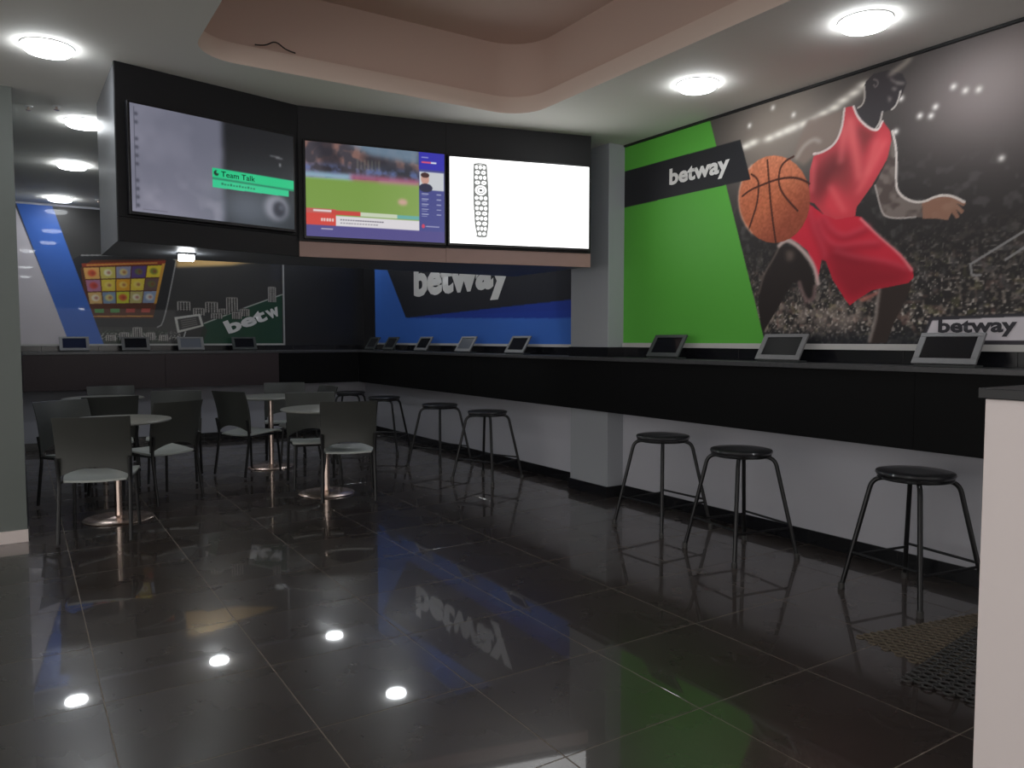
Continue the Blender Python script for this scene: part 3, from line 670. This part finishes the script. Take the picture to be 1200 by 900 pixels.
for i,(u0,u1,z0,z1) in enumerate(specs):
    A,Bq=F[i],F[i+1]; d=(Bq-A).normalized(); n=Vector((d.y,-d.x,0))
    mid=A+d*(u0+u1)/2+n*.001
    tv=empty('television',(mid.x,mid.y,z0)); tag(tv,labels[i],'television',None)
    o,_,_,_,_=facet(i,u0,u1,z0,z1,.04,-.0012,'bezel',M_bez,tv,bevel=.004)
    cv=[paint1,paint2,paint3][i]()
    b=.014; bl=.02
    O=A+d*(u0+b)+n*.0412; 
    ms=mat_vc('screen_glow',.25,emit=ecols[i])
    s=cv.mesh('screen',(O.x,O.y,z0+bl),tuple(d*(u1-u0-2*b)),(0,0,z1-z0-bl-b),ms,tv); s.location=-tv.location
    if i==0:
        w=u1-u0-2*b; h=z1-z0-bl-b; Q=O+d*(w*.53/1.03)+n*.0006
        t=text('lettering','Team Talk',(Q.x,Q.y,z0+bl+h*.288/.64),tuple(d*(w*.225/1.03)),(0,0,h*.034/.64),mat('banner_ink',rgb(10,60,44),.5),tv,bold=.01,depth=.0004); t.location=-tv.location
# ---------------------------------------------------------------- ceiling lamps
def lamp(x,y,label,r=.118):
    e=empty('ceiling_lamp',(x,y,ZC)); tag(e,label,'lamp','round white ceiling lamps')
    bm=bmesh.new(); lathe(bm,[(r,-.0005),(r+.014,-.0005),(r+.012,-.006),(r,-.007)],40); fin('rim',bm,M_rim,e,True)
    bm=bmesh.new(); lathe(bm,[(r-.0005,-.002),(r-.0005,-.026),(r-.012,-.036),(r*.6,-.042),(0,-.044)],40); fin('diffuser',bm,M_lamp,e,True)
LP=[(4.02,-.12,'round ceiling lamp above the basketball player, top right of the picture'),
(4.02,1.02,'round ceiling lamp above the green part of the right wall'),
(.56,2.50,'largest ceiling lamp at upper left, nearest in the left row'),
(.83,4.07,'ceiling lamp beside the left end of the screen cabinet, second in the left row'),
(.84,5.70,'third ceiling lamp of the left row'),
(.82,7.70,'ceiling lamp close to the far wall, last of the left row'),
(2.93,3.80,'ceiling lamp hidden from view behind the screen cabinet, toward the gaming mural'),  # unseen lamp, the cabinet hides it and its mirror image
(4.06,3.70,'hidden ceiling lamp added just behind the right end of the screen cabinet'),  # hidden lamp continuing the row, added to brighten the blue mural
(2.48,7.97,'ceiling lamp behind the cabinet near the gaming mural, mirrored in the floor'),
(4.06,5.82,'ceiling lamp behind the cabinet above the blue mural, mirrored in the floor'),
(4.06,7.97,'ceiling lamp behind the cabinet in the far right corner, mirrored in the floor'),
(4.02,-3.0,'unseen ceiling lamp over the right wall behind the viewpoint'),(.56,-1.2,'unseen ceiling lamp over the floor just behind the viewpoint'),(.56,-4.2,'unseen ceiling lamp farthest behind the viewpoint'),(-1.9,-2.8,'unseen lamp added over the left part of the shop behind the viewpoint'),(-1.9,-.2,'unseen lamp added over the left part of the shop'),(-1.9,2.4,'unseen lamp added over the left part of the shop beside the grey wall end')]  # unseen lamps behind and left of the view, added for more light
for x,y,l in LP: lamp(x,y,l)
# small ceiling fittings
for k,(x,y,l) in enumerate([(.483,3.83,'small ceiling sprinkler left of the second lamp'),(.646,3.72,'small ceiling sprinkler right beside the second lamp of the left row'),(1.10,5.66,'small bright ceiling stud right of the third left-row lamp'),(1.20,7.6,'small bright ceiling stud near the far wall')]):
    e=empty('ceiling_sprinkler',(x,y,ZC)); tag(e,l,'sprinkler','small ceiling fittings')
    bm=bmesh.new(); lathe(bm,[(0,-.0005),(.028,-.0005),(.026,-.006),(.008,-.008),(.008,-.0005)],16); fin('escutcheon',bm,M_rim,e,True)
    bm=bmesh.new(); lathe(bm,[(.007,-.008),(.007,-.026),(.017,-.028),(.017,-.031),(0,-.032)],12); fin('head',bm,M_chrome,e,True)

# ---------------------------------------------------------------- tablets on stands
def tablet(loc,rz,label,shell,w=.335,lit=None,group=None,depth=.10,h=.162):
    """local: faces -Y, leaning back along +Y"""
    e=empty('tablet_stand',loc,rz); tag(e,label,'tablet',group)
    a=math.atan2(h,depth); L=math.hypot(h,depth)
    Mx=Matrix.Translation((0,0,.012))@Matrix.Rotation(a,4,'X')
    def part(name,x0,x1,y0,y1,z0,z1,m,bev=.003):
        bm=bmesh.new(); bx(bm,x0,x1,y0,y1,z0,z1,Mx); return fin(name,bm,m,e,bevel=bev)
    bm=bmesh.new(); f=.034
    # frame as a ring
    for (x0,x1,y0,y1) in ((-w/2,w/2,0,f),(-w/2,w/2,L-f*.7,L),(-w/2,-w/2+f,f,L-f*.7),(w/2-f,w/2,f,L-f*.7)): bx(bm,x0,x1,y0,y1,0,.014,Mx)
    fin('frame',bm,shell,e,bevel=.002)
    part('glass',-w/2+f,w/2-f,f,L-f*.7,.002,.009,lit or M_glass,.001)
    bm=bmesh.new(); bx(bm,-w/2+.01,w/2-.01,0,depth*.9,0,.012); bx(bm,-.05,.05,depth*.75,depth*.9,.012,h*.72); fin('foot',bm,M_tabd,e,bevel=.002)
    return e
gr='tablets along the right counter'; gb='tablets along the far counter'
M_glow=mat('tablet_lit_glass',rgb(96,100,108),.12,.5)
for y,l,sh,lit in [(-.33,'large silver-framed tablet nearest the viewer, below the white lettering board',M_tabs,None),
 (.72,'silver-framed tablet under the knee of the basketball player',M_tabs,None),
 (1.76,'dark tablet with a dark frame in front of the green field',M_tabd,None),
 (3.82,'silver-framed tablet just beyond the pillar on the right counter',M_tabs,None),
 (4.86,'silver-framed tablet with a bright glare, second beyond the pillar',M_tabs,M_glow),
 (5.91,'silver-framed tablet, third beyond the pillar',M_tabs,None),
 (6.88,'dark tablet at the left end of the blue mural',M_tabd,None),(7.50,'darkest tablet in the black corner of the counters',M_tabd,None)]:
    tablet((XF+.03,y,ZT),-PI/2,l,sh,lit=lit,group=gr)
for x,l,sh,lit in [(.93,'tablet at the left end of the far counter under the blue stripe',M_tabs,mat('tablet_blue_glass',rgb(30,36,60),.1)),
 (1.585,'dark-framed tablet on the far counter below the slot-reel picture',mat('tablet_grey',rgb(92,92,92),.4),None),
 (2.22,'pale silver tablet on the far counter with a lit grey screen',M_tabs,M_glow),
 (2.88,'dark tablet on the far counter under the slanted green-felt lettering',M_tabd,None)]:
    tablet((x,YF+.06,ZT),0,l,sh,lit=lit,group=gb,w=.31)
# cable behind the pale tablet
bm=bmesh.new(); tube(bm,smoothpts([(2.17,YB-.03,ZT+.006),(2.17,YB-.03,1.34),(2.20,YB-.03,1.43)],.03),.009,8)
tag(fin('cable',bm,M_sill,None,True),'short pale cable standing up behind the lit tablet on the far counter','cable')

# ---------------------------------------------------------------- bar stools
def make_stool():
    e=empty('bar_stool'); H=.655
    bm=bmesh.new(); lathe(bm,[(0,H-.03),(.165,H-.03),(.182,H-.026),(.188,H-.014),(.184,H-.004),(.168,H),(.09,H-.003),(0,H-.004)],40); fin('seat',bm,M_sseat,e,True)
    bm=bmesh.new(); tube(bm,[(.172*math.cos(t),.172*math.sin(t),H-.037) for t in np.linspace(0,2*PI,28,endpoint=False)],.008,8,closed=True); fin('seat_ring',bm,M_stool,e,True)
    for k in range(4):
        a=k*PI/2; c,s=math.cos(a),math.sin(a)
        pts=[(r*c,r*s,z) for r,z in ((.03,H-.046),(.197,H-.046),(.335,.012))]
        bm=bmesh.new(); tube(bm,smoothpts(pts,.055,6),.0125,10); l=fin('leg',bm,M_stool,e,True)
        bm=bmesh.new(); lathe(bm,[(0,0),(.017,0),(.017,.03),(.013,.034)],10,Matrix.Translation((.335*c,.335*s,0))); fin('foot_cap',bm,M_rubber,l,True)
        b=a+PI/2; r=.293; z=.185+(.02 if k%2 else 0)
        bm=bmesh.new(); tube(bm,[(r*c,r*s,z),(r*math.cos(b),r*math.sin(b),z)],.0075,8); fin('rung',bm,M_stool,e,True)
    return e
proto=make_stool()
ST=[(4.19,1.47,46,'bar stool just in front of the pillar, left one of the near pair'),(4.11,.70,36,'bar stool with streaky glossy seat, right one of the pair under the green field'),(4.225,-.33,36,'bar stool standing closest to the white service counter'),
(4.09,3.72,67,'bar stool nearest beyond the pillar'),(4.07,4.66,63,'bar stool second beyond the pillar'),(3.99,5.93,92,'bar stool third beyond the pillar, half hidden by the grey chair'),(3.98,7.0,10,'bar stool farthest away, in the dark corner of the counters')]
for k,(x,y,a,l) in enumerate(ST):
    o=proto if k==0 else copy_tree(proto)
    o.location=(x,y,0); o.rotation_euler=(0,0,math.radians(a)); tag(o,l,'stool','black bar stools under the counter')

# ---------------------------------------------------------------- cafe tables
def make_table():
    e=empty('cafe_table')
    bm=bmesh.new(); lathe(bm,[(0,.718),(.33,.718),(.368,.723),(.375,.731),(.37,.739),(.355,.742),(0,.742)],56); fin('table_top',bm,M_ttop,e,True)
    bm=bmesh.new(); lathe(bm,[(0,.70),(.12,.70),(.12,.7175),(0,.7175)],24); fin('mounting_plate',bm,M_cleg,e,True)
    bm=bmesh.new(); lathe(bm,[(.026,.018),(.026,.70)],24); fin('pole',bm,M_chrome,e,True)
    bm=bmesh.new(); lathe(bm,[(0,0),(.235,0),(.238,.006),(.23,.012),(.12,.018),(.045,.024),(.03,.03),(0,.03)],48); fin('base',bm,M_chrome,e,True)
    return e
pt=make_table()
for k,(x,y,l) in enumerate([(.962,3.80,'round cafe table behind the nearest left chair'),(2.578,3.90,'round cafe table on a steel foot behind the near grey chair, centre'),(2.56,5.55,'round cafe table with bright steel pole, farther back beside the dark chair'),(1.08,6.25,'round cafe table at the far left in front of the wine-black counter')]):
    o=pt if k==0 else copy_tree(pt)
    o.location=(x,y,0); tag(o,l,'table','round cafe tables')

# ---------------------------------------------------------------- chairs
def grid_mesh(fn,nu,nv,th):
    bm=bmesh.new(); F_=[];B_=[]
    for j in range(nv+1):
        a=[];b=[]
        for i in range(nu+1):
            p,n=fn(i/nu,j/nv); a.append(bm.verts.new(p+n*th/2)); b.append(bm.verts.new(p-n*th/2))
        F_.append(a);B_.append(b)
    for j in range(nv):
        for i in range(nu):
            bm.faces.new((F_[j][i],F_[j][i+1],F_[j+1][i+1],F_[j+1][i])); bm.faces.new((B_[j][i],B_[j+1][i],B_[j+1][i+1],B_[j][i+1]))
    for j in range(nv):
        bm.faces.new((F_[j][0],F_[j+1][0],B_[j+1][0],B_[j][0])); bm.faces.new((F_[j][nu],B_[j][nu],B_[j+1][nu],F_[j+1][nu]))
    for i in range(nu):
        bm.faces.new((F_[0][i],B_[0][i],B_[0][i+1],F_[0][i+1])); bm.faces.new((F_[nv][i],F_[nv][i+1],B_[nv][i+1],B_[nv][i]))
    return bm
def make_chair():
    e=empty('cafe_chair')
    def back(u,v):
        x=(u-.5)*(.44+.012*v); s=2*abs(u-.5)
        zlo=.425+.07*(1-s**2.2); z=zlo+(.83-zlo)*v
        t=(z-.45)/.38
        y=-.195-.075*t-.02*math.sin(t*PI)*-1-.035*(1-s*s)
        return Vector((x,y,z)),Vector((-.16*(u-.5)*2,-1,.1)).normalized()
    fin('backrest',grid_mesh(back,16,10,.014),M_chair,e,True,bevel=.002)
    def seat(u,v):
        y=-.195+.40*v; w=.37+.07*math.sin(min(1,v*1.15)*PI*.62)
        x=(u-.5)*w; z=.418-.016*math.cos((u-.5)*PI)*(1-abs(v-.45))-(.022*max(0,(v-.86)/.14)**2)-.012+.03*v
        return Vector((x,y,z)),Vector((0,0,1))
    fin('seat',grid_mesh(seat,14,14,.016),M_seat_lit,e,True,bevel=.003)
    for s in (-1,1):
        bm=bmesh.new(); tube(bm,smoothpts([(s*.19,.165,.40),(s*.205,.19,.01)],.03),.0115,8); fin('leg',bm,M_cleg,e,True)
        bm=bmesh.new(); tube(bm,smoothpts([(s*.213,-.232,.56),(s*.207,-.20,.40),(s*.212,-.265,.01)],.06,5),.0125,8); fin('leg',bm,M_cleg,e,True)
        bm=bmesh.new(); tube(bm,[(s*.207,-.20,.395),(s*.19,.17,.39)],.009,8); fin('side_rail',bm,M_cleg,e,True)
    bm=bmesh.new(); tube(bm,[(-.19,.165,.388),(.19,.165,.388)],.009,8); fin('cross_rail',bm,M_cleg,e,True)
    return e
pc=make_chair()
# (backrest-top centre x,y ; heading: degrees clockwise from +Y ; label)
CH=[(.745,3.06,14,'nearest chair at the lower left, seen from behind, pushed to the first round table'),
(2.585,3.37,20,'near grey chair in the centre with a pale seat, seen from behind'),
(1.47,4.12,-28,'dark chair right of the first table, its pale seat poking out to the left'),
(.63,4.75,150,'chair at the far left edge seen side-on, curved back toward the grey wall'),
(1.04,4.98,-4,'dark-backed chair between the first table and the far left table'),
(1.19,6.75,180,'chair behind the far left table with its pale backrest facing the viewer'),
(1.66,5.55,-165,'chair beyond the first table, pale backrest above the dark right-hand chair'),
(2.02,5.15,62,'dark chair left of the steel-poled table, seen obliquely from behind'),
(2.95,6.40,195,'pale-backed chair behind the steel-poled table facing the viewer'),
(2.67,4.62,190,'chair facing the viewer behind the centre table'),
(3.20,5.50,-95,'dark chair seen edge-on right of the steel-poled table')]
for k,(bx_,by_,hd,l) in enumerate(CH):
    o=pc if k==0 else copy_tree(pc)
    a=-math.radians(hd); dx,dy=-math.sin(a),math.cos(a)   # facing direction
    o.location=(bx_+dx*.305,by_+dy*.305,0); o.rotation_euler=(0,0,a); tag(o,l,'chair','grey plastic cafe chairs')

# ---------------------------------------------------------------- rubber mats
def mat_mesh(nx,ny,p,th,ri,ro,name):
    """ring mat: hexagonal rings in staggered rows, touching their neighbours"""
    bm=bmesh.new(); N=8
    for j in range(ny):
        for i in range(nx):
            cx=(i+.5)*p+(p/2 if j%2 else 0); cy=-(j+.5)*p*.86
            A=[];B=[];C_=[];E=[]
            for k in range(N):
                t=2*PI*(k+.5)/N; c,s=math.cos(t),math.sin(t)
                A.append(bm.verts.new((cx+ro*c,cy+ro*s,th*.55))); B.append(bm.verts.new((cx+(ro*.55+ri*.45)*c,cy+(ro*.55+ri*.45)*s,th))); C_.append(bm.verts.new((cx+ri*c,cy+ri*s,th*.6))); E.append(bm.verts.new((cx+ri*c,cy+ri*s,0)))
            G=[bm.verts.new((v.co.x,v.co.y,0)) for v in A]
            for P1,P2 in ((G,A),(A,B),(B,C_),(C_,E)):
                for k in range(N): bm.faces.new((P1[k],P1[(k+1)%N],P2[(k+1)%N],P2[k]))
    me=bpy.data.meshes.new(name); bm.to_mesh(me); bm.free(); return me
m1=mat_mesh(22,13,.040,.006,.0150,.0205,'rubber_mat'); o=link('rubber_mat',m1,M_rubber2); o.location=(3.478,-.497,0); o.rotation_euler=(0,0,math.radians(-11)); tag(o,'worn brownish perforated rubber mat, the one lying underneath','mat')
m2_=mat_mesh(20,11,.044,.007,.0165,.0228,'rubber_mat'); o=link('rubber_mat',m2_,M_rubber); o.location=(3.21,-.865,.007); o.rotation_euler=(0,0,math.radians(8.5)); tag(o,'black perforated rubber ring mat overlapping the brownish one, beside the white counter','mat')

# ---------------------------------------------------------------- small square spot under the cabinet
sp=empty('spot_lamp',(1.345,3.06,1.904)); tag(sp,'small square bright spotlight under the left part of the screen cabinet','lamp')
bm=bmesh.new(); bx(bm,-.055,.055,-.03,.05,-.012,0); fin('mount',bm,M_bez,sp,bevel=.002)
bm=bmesh.new(); bx(bm,-.045,.045,-.026,.045,-.05,-.0125); fin('diffuser',bm,M_lamp,sp,bevel=.004)
